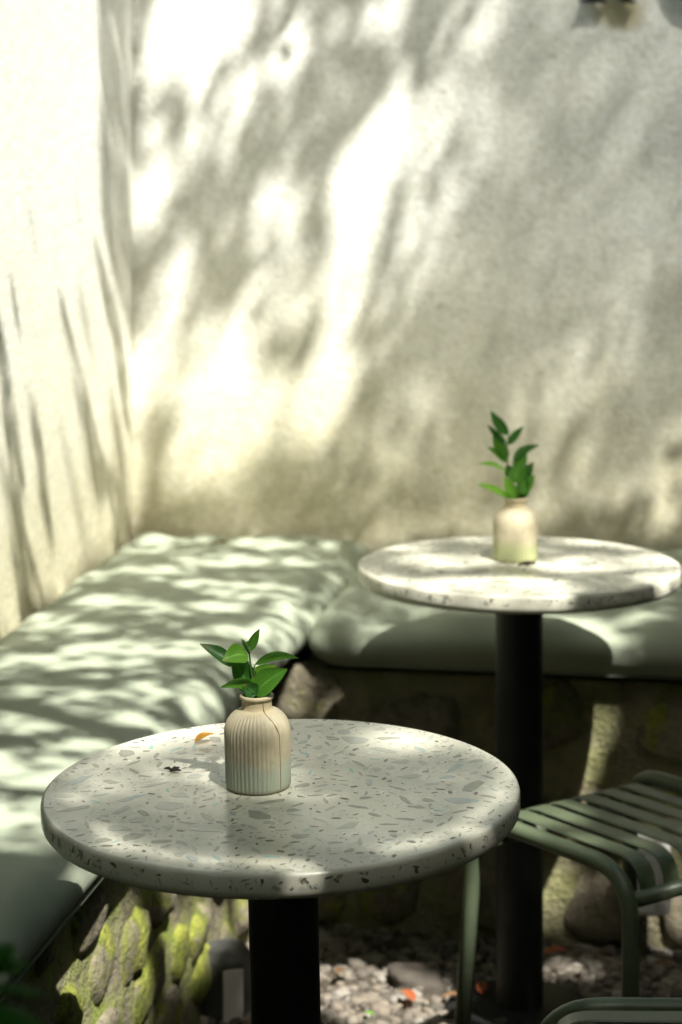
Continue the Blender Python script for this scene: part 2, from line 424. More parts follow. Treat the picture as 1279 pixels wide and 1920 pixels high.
# ------------------------------------------------------------------ cushions
def cushion(name, r0, r1, f0, f1, z0, z1, seed, label, crown=0.015, nx=44, ny=80, widen=0.0):
    hx, hy, hz = (r1-r0)/2, (f1-f0)/2, (z1-z0)/2
    rad = hz * 0.92
    nz = 8; key = {}; V, F = [], []
    def add(i, j, k):
        if (i, j, k) in key: return key[(i, j, k)]
        ss = lambda q: math.copysign(abs(q) ** 0.8, q)
        x, y, z = ss(2*i/nx-1)*hx, ss(2*j/ny-1)*hy, (2*k/nz-1)*hz
        cx = max(-(hx-rad), min(hx-rad, x)); cy = max(-(hy-rad), min(hy-rad, y)); cz = max(-(hz-rad), min(hz-rad, z))
        d = Vector((x-cx, y-cy, z-cz))
        if d.length > 1e-9:
            mx = max(abs(d.x), abs(d.y), abs(d.z))
            d = d.normalized() * mx
        p = Vector((cx, cy, cz)) + d
        u, v = p.x/hx, p.y/hy
        w = max(0.0, p.z/hz)
        p.z += crown * w * max(0, (1-abs(u)**2.4)) * max(0, (1-abs(v)**6))
        q = Vector((p.x*2.2, p.y*1.6, seed))
        p.z += w * (0.009 * noise.noise(q) + 0.006 * noise.noise(q*2.6))
        e = max(abs(u), abs(v))
        pu = math.exp(-((e-0.93)/0.10)**2)          # puckers near the seams
        p.z += w * pu * 0.008 * math.sin(14 * noise.noise(Vector((p.x*3, p.y*3, seed+4))) + 26*(p.y if abs(u) > abs(v) else p.x))
        if widen: p.x += widen * max(0, u) ** 2 * max(0.0, min(1.0, (-v - 0.15) / 0.55))
        bul = max(0, 1-(p.z/hz)**2) * 0.012
        p.x += math.copysign(bul, p.x) * abs(u)**8; p.y += math.copysign(bul, p.y) * abs(v)**8
        key[(i, j, k)] = len(V); V.append(p); return len(V)-1
    for j in range(ny):
        for i in range(nx):
            F.append((add(i,j,nz), add(i+1,j,nz), add(i+1,j+1,nz), add(i,j+1,nz)))
            F.append((add(i,j,0), add(i,j+1,0), add(i+1,j+1,0), add(i+1,j,0)))
    for k in range(nz):
        for i in range(nx):
            F.append((add(i,0,k), add(i+1,0,k), add(i+1,0,k+1), add(i,0,k+1)))
            F.append((add(i,ny,k), add(i,ny,k+1), add(i+1,ny,k+1), add(i+1,ny,k)))
        for j in range(ny):
            F.append((add(0,j,k), add(0,j,k+1), add(0,j+1,k+1), add(0,j+1,k)))
            F.append((add(nx,j,k), add(nx,j+1,k), add(nx,j+1,k+1), add(nx,j,k+1)))
    # local x runs along the back wall, local y towards the viewer (mirrored into the room)
    V = [(v.x, -v.y, v.z) for v in V]
    o = link(name, mesh(name, V, F, M_FAB))
    o.location = fr((r0+r1)/2, (f0+f1)/2, (z0+z1)/2); o.rotation_euler = (0, 0, ANG)
    tag(o, label, 'cushion')
    for zz, nm in ((-hz*0.86, 'piping'), (hz*0.62, 'piping')):
        inset = (0.006 if widen else 0.016) if zz < 0 else -0.003
        a, b = hx - inset, hy - inset
        pts = fillet([(0, -b, zz), (a, -b, zz), (a, b, zz), (-a, b, zz), (-a, -b, zz), (0, -b, zz)], 0.05)
        v, f = tube(pts, 0.0034, 6)
        if zz < 0: link(nm, mesh(nm, v, f, M_PIPE), o)
    return o
cush_l = cushion('seat_cushion', 0.012, 0.497, 0.015, 2.9, ZB, 0.59, 3.0, 'long sage green seat cushion running along the sunlit left wall', widen=0.045)
cush_b = cushion('seat_cushion', 0.555, 2.4, 0.02, 0.815, ZB, 0.592, 9.0, 'sage green seat cushion behind the far round table, against the back wall', nx=70, ny=40)

# ------------------------------------------------------------------ tables
TD, TH, TT = 0.55, 0.76, 0.031
def shard(rn, kind):
    k = rn.randint(4, 7); el = rn.choice((1.5, 2.2, 3.2, 4.5)) if kind != 3 else rn.choice((2.2, 3.5, 5))
    pts = []
    a0 = rn.random() * 6.28
    for i in range(k):
        a = a0 + 6.283 * (i + rn.uniform(-0.33, 0.33)) / k
        r = rn.uniform(0.65, 1.0)
        pts.append((r * math.cos(a), r * math.sin(a) / el))
    V = [(x, y, 0.00025) for x, y in pts] + [(x * 1.0, y * 1.0, -0.002) for x, y in pts]
    F = [tuple(range(k))] + [(i, i + k, (i+1) % k + k, (i+1) % k) for i in range(k)]
    return mesh('terrazzo_chip', V, F, M_CHIP[kind], smooth=False), pts
rs = random.Random(3)
kinds = [0]*13 + [1]*10 + [2]*2 + [3]*9 + [4]*2
SHARDS = [shard(rs, k) + (k,) for k in kinds]
def make_table(label, top_c, roll, pitch, spin, seed, n_big=150):
    root = empty('round_table', (0, 0, 0), label, 'table')
    R = Matrix.Rotation(math.radians(pitch), 4, 'X') @ Matrix.Rotation(math.radians(roll), 4, 'Y')
    base = Vector(top_c) - (R @ Vector((0, 0, TH)))
    root.matrix_world = Matrix.Translation(base) @ R @ Matrix.Rotation(spin, 4, 'Z')
    r = TD / 2; zt, zb = TH, TH - TT
    prof = [(0.001, zb), (r - 0.012, zb), (r - 0.005, zb + 0.0025), (r - 0.0012, zb + 0.007), (r, zb + 0.012), (r, zt - 0.0045), (r - 0.0011, zt - 0.0013), (r - 0.004, zt), (0.001, zt)]
    v, f = lathe(prof, 128)
    me = mesh('table_top', v, f, M_TERR); top = link('table_top', me, root)
    for p in me.polygons:
        if abs(p.normal.z) > 0.99: p.use_smooth = False
    rn = random.Random(seed)
    placed = []
    def free(x, y, s):
        return all((x-a)**2 + (y-b)**2 > ((s+c)*0.80)**2 for a, b, c in placed)
    tries = 0
    while len(placed) < n_big and tries < 6000:
        tries += 1
        s = 0.007 + 0.020 * rn.random() ** 1.5
        a = rn.random() * 6.283; q = (r - s - 0.006) * math.sqrt(rn.random())
        x, y = q * math.cos(a), q * math.sin(a)
        if not free(x, y, s): continue
        placed.append((x, y, s))
        sh = rn.choice(SHARDS[:25] + (SHARDS[-2:] if s < 0.013 else []) + (SHARDS[25:34] if s < 0.0095 else []))
        o = link('terrazzo_chip', sh[0], top)
        o.location = (x, y, zt); o.rotation_euler = (0, 0, rn.random() * 6.283); o.scale = (s, s, 1)
    # fragments too small to pick apart, flush with the top and round the rim
    V, F, MI = [], [], []
    for _ in range(3200):
        s = 0.0018 + 0.006 * rn.random() ** 1.6
        a = rn.random() * 6.283; q = (r - 0.006) * math.sqrt(rn.random()); x, y = q*math.cos(a), q*math.sin(a)
        if not free(x, y, s): continue
        if s > 0.0025: placed.append((x, y, s))
        sh = rn.choice(SHARDS[25:34] * 2 + SHARDS[:25]); th = rn.random() * 6.283; c, sn = math.cos(th), math.sin(th)
        o = len(V); k = len(sh[1])
        V += [(x + s*(px*c - py*sn), y + s*(px*sn + py*c), zt + 0.0002) for px, py in sh[1]]
        F.append(tuple(range(o, o + k))); MI.append(sh[2])
    for _ in range(300):
        s = 0.0022 + 0.006 * rn.random() ** 2
        sh = rn.choice(SHARDS[25:34] * 2 + SHARDS[:27]); th = rn.random() * 6.283; c, sn = math.cos(th), math.sin(th)
        a = rn.random() * 6.283; z = rn.uniform(zb + 0.012, zt - 0.006)
        o = len(V); k = len(sh[1])
        pts = []
        for px, py in sh[1]:
            da, dz = s*(px*c - py*sn) / r, s*(px*sn + py*c)
            zz = max(zb + 0.0125, min(zt - 0.005, z + dz)); pts.append(((r + 0.0002) * math.cos(a + da), (r + 0.0002) * math.sin(a + da), zz))
        V += pts; F.append(tuple(range(o, o + k))); MI.append(sh[2])
    m = mesh('chip_fragments', V, F, None, smooth=False)
    for x in M_CHIP: m.materials.append(x)
    m.polygons.foreach_set('material_index', MI)
    tag(link('chip_fragments', m, top), kind='stuff')
    v, f = lathe([(0.0405, 0.012), (0.0405, zb - 0.008), ], 40)
    link('pedestal', mesh('pedestal', v, f, M_BLACK), root)
    v, f = lathe([(0.001, zb - 0.008), (0.11, zb - 0.008), (0.11, zb - 0.001), (0.001, zb - 0.001)], 40)
    link('mounting_plate', mesh('mounting_plate', v, f, M_BLACK, smooth=False), root)
    v, f = lathe([(0.001, 0.0), (0.125, 0.0), (0.125, 0.008), (0.118, 0.012), (0.041, 0.014), (0.001, 0.014)], 48)
    link('base_plate', mesh('base_plate', v, f, M_BLACK, smooth=False), root)
    return root
NEAR_C = (-0.0694, 2.765, 0.7700); FAR_C = (0.3042, 4.098, 0.7630)
NROLL, NPITCH, FPITCH = -1.2, 1.75, -0.6
t_near = make_table('round terrazzo table in front, top in sharp focus, holding the brown-cracked vase', NEAR_C, NROLL, NPITCH, 0.4, 21, 280)
t_far = make_table('round terrazzo table farther back beside the back cushion, top patched with sunlight', FAR_C, 0.0, FPITCH, 2.2, 22, 200)

# ------------------------------------------------------------------ vases
NF = 46
def flute(a): return 0.0007 * (abs(math.cos(a * NF / 2)) * 2 - 1.2)
vprof = [(0.0005, 0.0005), (0.0350, 0.0), (0.0366, 0.0012, .6), (0.0374, 0.004, 1)] + \
        [(0.0374 + 0.0006 * i / 8, 0.004 + 0.060 * i / 8, 1) for i in range(1, 9)] + \
        [(0.0376, 0.0685, 1), (0.0364, 0.0735, 1), (0.0340, 0.0785, .9), (0.0303, 0.0832, .7), (0.0258, 0.0870, .4), (0.0216, 0.0890, .15), (0.0184, 0.0900, 0), (0.0176, 0.0908),
         (0.0174, 0.0950), (0.0174, 0.1000), (0.0178, 0.1015), (0.0192, 0.1022), (0.0199, 0.1036), (0.0198, 0.1055), (0.0188, 0.1067), (0.0172, 0.1068), (0.0160, 0.1055),
         (0.0152, 0.1000), (0.0152, 0.0905), (0.030, 0.078), (0.034, 0.06), (0.034, 0.01), (0.0005, 0.008)]
VM = {}
def make_vase(loc, label, mat, spin):
    v, f = lathe(vprof, NF * 8, flute)
    o = link('bud_vase', mesh('bud_vase', v, f, mat)); o.location = loc; o.rotation_euler = (0, 0, spin)
    return tag(o, label, 'vase')
def top_point(c, roll, pitch, x, y):
    R = Matrix.Rotation(math.radians(pitch), 3, 'X') @ Matrix.Rotation(math.radians(roll), 3, 'Y')
    nrm = R @ Vector((0, 0, 1)); c = Vector(c)
    z = c.z - (nrm.x * (x - c.x) + nrm.y * (y - c.y)) / nrm.z
    return Vector((x, y, z + 0.0006))
def on_top(px, py, c, roll, pitch):
    p = on_z(px, py, c[2])
    for _ in range(6): p = on_z(px, py, top_point(c, roll, pitch, p.x, p.y).z)
    return p
NV = on_top(485, 1473, NEAR_C, NROLL, NPITCH); FV = on_top(967, 1049, FAR_C, 0, FPITCH)
vase_n = make_vase(NV, 'ribbed cream ceramic bud vase with a brown crack, on the front table', M_VASE, 0.0)
vase_n.rotation_euler = (math.radians(1.5), math.radians(-1.0), 0)
crack = []
for (a, z) in ((-64, 0.101), (-63, 0.094), (-62, 0.0895), (-61, 0.0872), (-56, 0.083), (-52, 0.0775), (-49, 0.0735), (-47, 0.066), (-46, 0.05), (-45.6, 0.03), (-45, 0.014), (-45.3, 0.004)):
    rr = [p for p in vprof[2:26]]
    r = np.interp(z, [p[1] for p in rr], [p[0] for p in rr])
    a = math.radians(a + random.uniform(-0.6, 0.6)); crack.append(((r + (0.0006 if z < 0.08 else 0.0002)) * math.cos(a), (r + (0.0006 if z < 0.08 else 0.0002)) * math.sin(a), z))
v, f = tube([Vector(a).lerp(Vector(b), k/4) for a, b in zip(crack, crack[1:]) for k in range(4)] + [crack[-1]], 0.0005, 5); link('crack', mesh('crack', v, f, M_CRACK), vase_n)
vase_f = make_vase(FV, 'ribbed cream ceramic bud vase tinged with green algae, on the far table', M_VASE2, 0.3)

# ------------------------------------------------------------------ sprigs
def leaf_mesh(base, tip, width, roll=0.0, arch=0.0, curl=0.15, mat=None, name='leaf', face=Vector((0, -1, 0.25)), asym=0.42, nu=10, nv=6):
    base, tip = Vector(base), Vector(tip); al = tip - base; L = al.length; al.normalize()
    nrm = (face - al * face.dot(al)).normalized(); side = al.cross(nrm)
    rot = Matrix.Rotation(roll, 3, al); nrm = rot @ nrm; side = rot @ side
    up = Vector((0, 0, 1)); up = (up - al * up.dot(al)); up = up.normalized() if up.length > 0.05 else nrm
    V, F, U = [], [], []
    for i in range(nu + 1):
        s = i / nu
        w = width / 2 * (math.sin(math.pi * s ** (0.75 if asym < 0.5 else 1.15)) ** 0.85 if 0 < s < 1 else 0.02)
        w = max(w, width * 0.02)
        c = base + al * (L * s) + up * (arch * math.sin(math.pi * min(1, s * 1.02)))
        for j in range(nv + 1):
            q = j / nv * 2 - 1
            V.append(c + side * (w * q) + nrm * (curl * w * (q * q) + 0.06 * w * math.sin(9 * s + 3 * q)))
            U.append((s, j / nv))
    for i in range(nu):
        for j in range(nv):
            F.append((i*(nv+1)+j, i*(nv+1)+j+1, (i+1)*(nv+1)+j+1, (i+1)*(nv+1)+j))
    return mesh(name, V, F, mat, True, U)
def sprig(label, Y, leaves, stems, k):
    o0 = at(*stems[0][0], Y)
    root = empty('leafy_sprig', o0, label, 'plant sprig')
    for pts in stems:
        p = [at(x, y, Y) - o0 for x, y in pts]
        v, f = tube(p, [0.0016 * (1 - 0.5 * i / len(p)) for i in range(len(p))], 7); link('stem', mesh('stem', v, f, M_STEM), root)
    for (b, t, w, roll, arch, dy0, dy1, mat) in leaves:
        px = Y / FPX
        m = leaf_mesh(at(*b, Y + dy0) - o0, at(*t, Y + dy1) - o0, w * px, math.radians(roll), arch * px, 0.3, mat)
        link('leaf', m, root)
    return root
D_, G_, B_ = M_LEAFD, M_LEAF, M_LEAFB
Yn = NV.y
sprig('short sprig of broad glossy leaves in the cracked vase on the front table', Yn, [
    ((440, 1250), (375, 1207), 27, 25, 4, 0.006, 0.012, D_),
    ((466, 1230), (417, 1238), 40, 20, 6, -0.004, -0.022, B_),
    ((474, 1296), (436, 1232), 46, 15, 0, 0.002, -0.004, D_),
    ((470, 1288), (462, 1228), 30, -50, 0, 0.006, 0.010, D_),
    ((467, 1222), (487, 1179), 20, 30, 2, 0.0, 0.004, G_),
    ((466, 1224), (453, 1197), 7, 0, 0, 0.0, 0.002, G_),
    ((463, 1216), (466, 1202), 20, 0, 0, 0.008, 0.012, G_),
    ((478, 1246), (561, 1234), 22, 40, 13, 0.0, 0.006, G_),
    ((478, 1302), (539, 1255), 46, -18, 5, -0.006, -0.016, G_),
    ((474, 1284), (518, 1247), 40, 12, 3, 0.012, 0.02, B_),
    ((484, 1292), (413, 1289), 25, -35, 12, -0.008, -0.018, G_),
    ((482, 1302), (458, 1282), 30, 0, 0, -0.010, -0.014, D_),
    ((476, 1300), (500, 1262), 26, 30, 0, 0.004, 0.004, D_),
    ((472, 1290), (476, 1268), 12, 0, 0, -0.01, -0.012, B_),
], [[(482, 1400), (481, 1330), (478, 1302), (472, 1262), (468, 1225), (467, 1212)], [(482, 1400), (481, 1320), (479, 1290), (477, 1262), (478, 1246)], [(468, 1225), (460, 1207), (457, 1200)]], 1)
Yf = FV.y
sprig('tall sprig of narrow dark green leaves in the algae-tinged vase on the far table', Yf, [
    ((954, 816), (920, 770), 22, 15, -3, 0.004, 0.004, D_),
    ((950, 832), (914, 796), 15, 20, -2, -0.004, -0.01, D_),
    ((952, 862), (925, 806), 25, 10, -3, 0.0, -0.006, G_),
    ((951, 868), (914, 838), 18, 25, 3, 0.0, 0.0, G_),
    ((953, 834), (982, 799), 16, -20, 0, 0.0, 0.004, D_),
    ((962, 868), (1012, 834), 19, 25, 9, 0.0, 0.0, D_),
    ((951, 884), (892, 870), 12, 40, 6, -0.004, -0.02, B_),
    ((954, 934), (893, 907), 15, 30, 4, -0.004, -0.02, B_),
    ((966, 938), (946, 893), 24, 10, 0, -0.006, -0.01, B_),
    ((974, 936), (997, 902), 20, -10, 0, 0.004, 0.004, G_),
    ((976, 925), (1003, 890), 22, 10, 0, -0.004, -0.006, G_),
    ((966, 898), (988, 848), 26, -15, 0, 0.004, 0.0, G_),
    ((972, 905), (1001, 866), 24, 20, 0, 0.008, 0.008, D_),
    ((962, 905), (978, 868), 28, 0, 0, -0.008, -0.014, G_),
    ((980, 934), (984, 878), 24, -20, 0, 0.0, -0.006, G_),
    ((958, 896), (952, 870), 20, 0, 0, 0.006, 0.006, D_),
    ((964, 936), (955, 898), 18, -20, 0, 0.004, 0.006, D_),
], [[(967, 1000), (966, 940), (960, 905), (952, 868), (951, 840), (954, 815)], [(967, 1000), (969, 938), (972, 905), (984, 866)], [(967, 1000), (966, 938), (960, 890), (962, 868)], [(967, 1000), (963, 938), (953, 932)]], 1)

# ------------------------------------------------------------------ stools
def make_stool(label):
    """local x along the slats, local y across them from hoop to hoop; origin on the floor under the first hoop's end"""
    W, Ln, H, tr = 0.345, 0.33, 0.452, 0.0128
    root = empty('slatted_stool', (0, 0, 0), label, 'stool', None)
    for y, dy, up in ((0, -0.02, 0.0), (Ln, 0.02, 0.014)):
        pts = fillet([(-0.022, y + dy, 0.0), (0, y, H - tr + up), (W, y, H - tr + up), (W + 0.022, y + dy, 0.0)], 0.075, 9)
        v, f = tube(pts, tr, 14); h = link('hoop_frame', mesh('hoop_frame', v, f, M_GREEN), root)
        for fx, in ((-0.022,), (W + 0.022,)):
            v, f = lathe([(0.001, 0.0), (0.0145, 0.0), (0.0145, 0.018), (0.0130, 0.022)], 14)
            g = link('foot_cap', mesh('foot_cap', v, f, M_BLACK), h); g.location = (fx, y + dy, 0.0)
    zr = H - 0.056
    for x in (0.004, W - 0.004):
        v, f = tube([(x, 0.0, zr), (x, Ln, zr)], 0.0115, 12); link('side_rail', mesh('side_rail', v, f, M_GREEN), root)
    ns = 6; pitch = Ln / (ns + 0.9); sw = pitch * 0.68
    prof = fillet([(0.010, 0, zr - 0.006), (0.012, 0, H), (W - 0.012, 0, H), (W - 0.010, 0, zr - 0.006)], 0.05, 9)
    V, F = [], []
    n = len(prof)
    for i, p in enumerate(prof):
        tg = (prof[min(i+1, n-1)] - prof[max(i-1, 0)]).normalized(); nr = Vector((-tg.z, 0, tg.x))
        dip = -0.006 * math.sin(math.pi * i / (n - 1)) ** 2
        for (yy, o) in ((-sw/2, 0), (-sw/2 + 0.002, 0.0022), (sw/2 - 0.002, 0.0022), (sw/2, 0), (sw/2 - 0.002, -0.0022), (-sw/2 + 0.002, -0.0022)):
            q = p + nr * o; V.append((q.x, yy, q.z + dip))
    for i in range(n - 1):
        for k in range(6): F.append((i*6+k, (i+1)*6+k, (i+1)*6+(k+1) % 6, i*6+(k+1) % 6))
    F += [tuple(range(6)), tuple(reversed(range((n-1)*6, n*6)))]
    sm = mesh('slat', V, F, M_GREEN, smooth=False)
    for i in range(ns):
        s = link('slat', sm, root); s.location = (0, pitch * (i + 0.95), 0)
    return root
st = make_stool('olive green slatted metal stool standing between the two tables')
A = Vector((0.212, 3.752, 0)); ax = Vector((0.6, -0.8, 0))
st.location = A; st.rotation_euler = (0, 0, math.atan2(ax.y, ax.x))
st2 = copy_tree(st); st2['label'] = 'olive green stool at the lower right edge, only its curved end bar showing'
st2.location = (0.592, 2.962, 0); st2.rotation_euler = (0, 0, math.radians(179.0))
for s in (st, st2): s['group'] = 'olive slatted stools'

# ------------------------------------------------------------------ letters fixed on the wall
def letter(name, parts, r0, z0, depth, label):
    """parts: closed outlines in (right, up) metres, extruded off the wall"""
    V, F = [], []
    for outline, hole in parts:
        if hole is None:
            k = len(outline); o = len(V)
            V += [fr(r0 + x, 0.012 + d, z0 + y) for d in (0, depth) for x, y in outline]
            F += [tuple(range(o, o+k)), tuple(reversed(range(o+k, o+2*k)))] + [(o+i, o+k+i, o+k+(i+1) % k, o+(i+1) % k) for i in range(k)]
        else:
            k = len(outline); o = len(V)
            V += [fr(r0 + x, 0.012 + d, z0 + y) for d in (0, depth) for ring in (outline, hole) for x, y in ring]
            for i in range(k):
                j = (i+1) % k
                F += [(o+i, o+j, o+k+j, o+k+i), (o+2*k+i, o+3*k+i, o+3*k+j, o+2*k+j), (o+i, o+2*k+i, o+2*k+j, o+j), (o+k+i, o+k+j, o+3*k+j, o+3*k+i)]
    o = link(name, mesh(name, V, F, M_LETTER, smooth=False))
    return tag(o, label, 'sign letter', 'dark letters fixed on the back wall')
def ell(cx, cy, rx, ry, n=28, a0=0.0, a1=360.0):
    return [(cx + rx*math.cos(math.radians(a0 + (a1-a0)*i/n)), cy + ry*math.sin(math.radians(a0 + (a1-a0)*i/n))) for i in range(n)]
def rd(px, py):      # (right, z) on the back wall for a pixel
    d = Vector(((px-640)/FPX, 1, -(py-HOR)/FPX)); nrm = -EF
    s = (O - Vector((0, 0, CAM_H))).dot(nrm) / d.dot(nrm); p = Vector((0, 0, CAM_H)) + d * s
    return (p - O).dot(ER), p.z
rl, zl = rd(1090, 6)
letter('sign_letter', [
    ([(0.0, 0), (0.056, 0), (0.056, 0.006), (0.041, 0.010), (0.041, 0.165), (0.015, 0.165), (0.015, 0.010), (0, 0.006)], None),
    (ell(0.041, 0.125, 0.055, 0.042), ell(0.041, 0.125, 0.036, 0.032)),
    ([(0.050, 0.084), (0.072, 0.084), (0.104, 0.010), (0.117, 0.003), (0.116, -0.001), (0.092, 0.0), (0.080, 0.008)], None)],
    rl, zl, 0.018, 'dark serif letter R fixed high on the back wall, only its feet showing')
rl2, zl2 = rd(1250, 12)
letter('sign_letter', [(ell(0.075, 0.083, 0.075, 0.085), ell(0.075, 0.083, 0.046, 0.072))], rl2, zl2, 0.018, 'dark round letter O fixed high on the back wall, at the right edge')

# ------------------------------------------------------------------ box lamps on the ground
def box_lamp(loc, rz, w, h, label, pm, hm=None):
    root = empty('garden_light', loc, label, 'garden light', 'small garden lights by the stone bench'); root.rotation_euler = (0, 0, rz)
    c = w * 0.30; hw = w / 2
    ring = [(-hw+c, -hw), (hw-c, -hw), (hw, -hw+c), (hw, hw-c), (hw-c, hw), (-hw+c, hw), (-hw, hw-c), (-hw, -hw+c)]
    V, F = [], []
    for (s, z) in ((0.96, 0.0), (1.0, 0.006), (1.0, h*0.84), (0.985, h*0.86), (0.80, h*0.985), (0.76, h)):
        V += [(x*s, y*s, z) for x, y in ring]
    for j in range(5):
        for i in range(8): F.append((j*8+i, j*8+(i+1) % 8, (j+1)*8+(i+1) % 8, (j+1)*8+i))
    F += [tuple(reversed(range(8))), tuple(range(40, 48))]
    link('housing', mesh('housing', V, F, hm or M_LAMP, smooth=False), root)
    v, f = box(-hw + c*1.02, hw - c*1.02, -hw - 0.004, -hw + 0.004, h*0.05, h*0.78); link('front_panel', mesh('front_panel', v, f, pm, smooth=False), root)
    v, f = tube([(0, hw*0.8, 0.012), (0.0, hw + 0.012, 0.006), (0.02, hw + 0.03, -0.005)], 0.004, 8); link('cable', mesh('cable', v, f, M_BLACK), root)
    return root
p = on_z(424, 1903, 0.0)
box_lamp(p, math.radians(18), 0.088, 0.118, 'grey chamfered garden light standing against the mossy bench, left of the front pedestal', M_LAMPP)
Q = O + EF * (BD + 0.075); d = Vector(((1218-640)/FPX, 1, -(1705-HOR)/FPX)); p = d * (Q.dot(-EF) / d.dot(-EF)) + Vector((0, 0, CAM_H))
box_lamp(p, ANG, 0.075, 0.135, 'garden light coloured pale for the sun on it, mounted on the back bench stones, seen below the stool slats', M_LAMPW, M_LAMPW)

# ------------------------------------------------------------------ gravel, rocks, fallen leaves, debris
rnd = random.Random(9)
protos = []
for i in range(10):
    m = rock_mesh('tmp', i + 50, M_GRAV, sub=1 if i < 6 else 2, rough=0.3)
    protos.append(([v.co.copy() for v in m.vertices], [tuple(p.vertices) for p in m.polygons])); bpy.data.meshes.remove(m)
V, F = [], []
def pebble(x, y, s, hi=False):
    pv, pf = rnd.choice(protos[6:] if hi else protos[:6]); o = len(V)
    R = Matrix.Rotation(rnd.random()*6.28, 3, 'Z') @ Matrix.Rotation(rnd.uniform(-0.4, 0.4), 3, 'X')
    sx, sy, sz = s*rnd.uniform(0.7, 1.25), s*rnd.uniform(0.6, 1.0), s*rnd.uniform(0.35, 0.7)
    c = Vector((x, y, sz*rnd.uniform(0.1, 0.7)))
    for q in pv: V.append(c + R @ Vector((q.x*sx, q.y*sy, q.z*sz)))
    for f in pf: F.append(tuple(i + o for i in f))
for _ in range(5200):
    x, y = rnd.uniform(-0.35, 0.95), rnd.uniform(3.75, 4.62)
    pebble(x, y, 0.004 + 0.014 * rnd.random() ** 1.8, True)
for _ in range(2600):
    x, y = rnd.uniform(-1.2, 2.2), rnd.uniform(1.2, 4.6)
    pebble(x, y, 0.008 + 0.016 * rnd.random() ** 2)
tag(link('gravel', mesh('gravel', V, F, M_GRAV)), kind='stuff')
for i, (px, py, w, d, h, label) in enumerate((
        (785, 1850, 0.052, 0.040, 0.026, 'dark flat fieldstone, colour deepened for shade, lying on the sunlit gravel'),
        (1235, 1760, 0.040, 0.035, 0.028, 'pale lumpy stone on the gravel below the stool at the right edge'),
        (880, 1660, 0.06, 0.05, 0.05, 'shaded rounded stone on the ground behind the near stool leg'),
        (1255, 1690, 0.085, 0.07, 0.075, 'large sunlit boulder at the foot of the bench, right edge'))):
    m = rock_mesh('fieldstone', 80 + i, M_ROCKD if i == 0 else M_STONE, 3, 0.28)
    o = link('fieldstone', m); p = on_z(px, py, 0.0); o.location = (p.x, p.y, h * 0.35); o.scale = (w, d, h); o.rotation_euler = (0.1, 0.1, i * 1.3)
    tag(o, label, 'stone')
def fallen(px, py, z, w, L, rz, mat, label, tilt=0.15, group=None, loc=None):
    p = loc if loc is not None else on_z(px, py, z)
    m = leaf_mesh((-L/2, 0, 0), (L/2, 0, L*tilt), w, 0, L*0.06, 0.35, mat, 'fallen_leaf', face=Vector((0, 0, 1)))
    o = link('fallen_leaf', m); o.location = (p.x, p.y, p.z + 0.0025); o.rotation_euler = (0, 0, rz)
    return tag(o, label, 'fallen leaf', group)
p = on_top(385, 1392, NEAR_C, NROLL, NPITCH)
fallen(0, 0, 0, 0.016, 0.027, math.radians(28), M_DRY, 'small curled orange leaf on the front table, left of the vase', 0.25, loc=p)
p = on_z(412, 1028, 0.615); fallen(0, 0, 0, 0.022, 0.05, math.radians(-35), M_BROWN, 'brown curled leaf lying on the long left cushion', 0.25, loc=p)
for i, (px, py, mt, label) in enumerate((
        (1042, 1790, M_RED, 'bright red fallen leaf on the gravel right of the far pedestal'),
        (1100, 1752, M_DRY, 'orange yellow fallen leaf close to the bench foot behind the stool leg'),
        (905, 1858, M_RED, 'small red fallen leaf on dark gravel between stool leg and far pedestal'),
        (765, 1872, M_RED, 'reddish fallen leaf on the sunlit gravel below the dark flat stone'),
        (692, 1905, M_LEAFB, 'tiny bright green leaf on the sunlit gravel'),
        (850, 1875, M_BROWN, 'brown fallen leaf on the sunlit gravel touching the stool leg'),
        (640, 1828, M_BROWN, 'brown fallen leaf on the gravel just right of the front pedestal'),
        (1080, 1838, M_BROWN, 'brown fallen leaf on shaded gravel left of the near stool leg'),
        (1240, 1815, M_BROWN, 'brown curled leaf on gravel at the right edge, below the pale lumpy stone'))):
    fallen(px, py, 0.018, 0.020 if i != 4 else 0.011, 0.042 if i != 4 else 0.018, 0.7 * i, mt, label)
def debris(px, py, c, roll, pitch, z, sc, label, name, nseg, mat=M_DARK):
    p = on_top(px, py, c, roll, pitch)
    rn = random.Random(px); parts = []
    for k in range(nseg):
        a = rn.uniform(-0.5, 0.5); q = Vector((rn.uniform(-0.5, 0.5)*sc, rn.uniform(-0.3, 0.3)*sc, 0.12*sc))
        d = Vector((math.cos(a), math.sin(a), rn.uniform(-0.1, 0.3))) * sc * 0.35
        parts.append(tube([q - d, q + Vector((0, 0, 0.1*sc)), q + d], [0.05*sc, 0.12*sc, 0.04*sc], 6))
    v, f = merge(parts); o = link(name, mesh(name, v, f, mat)); o.location = p
    return tag(o, label, 'debris')
debris(323, 1447, NEAR_C, NROLL, NPITCH, 0.765, 0.017, 'dark shrivelled twig scrap on the front table, left of the vase', 'twig_scrap', 4)
debris(988, 1061, FAR_C, 0, FPITCH, 0.76, 0.026, 'dark dried seed husk at the foot of the algae-tinged vase', 'seed_husk', 5)
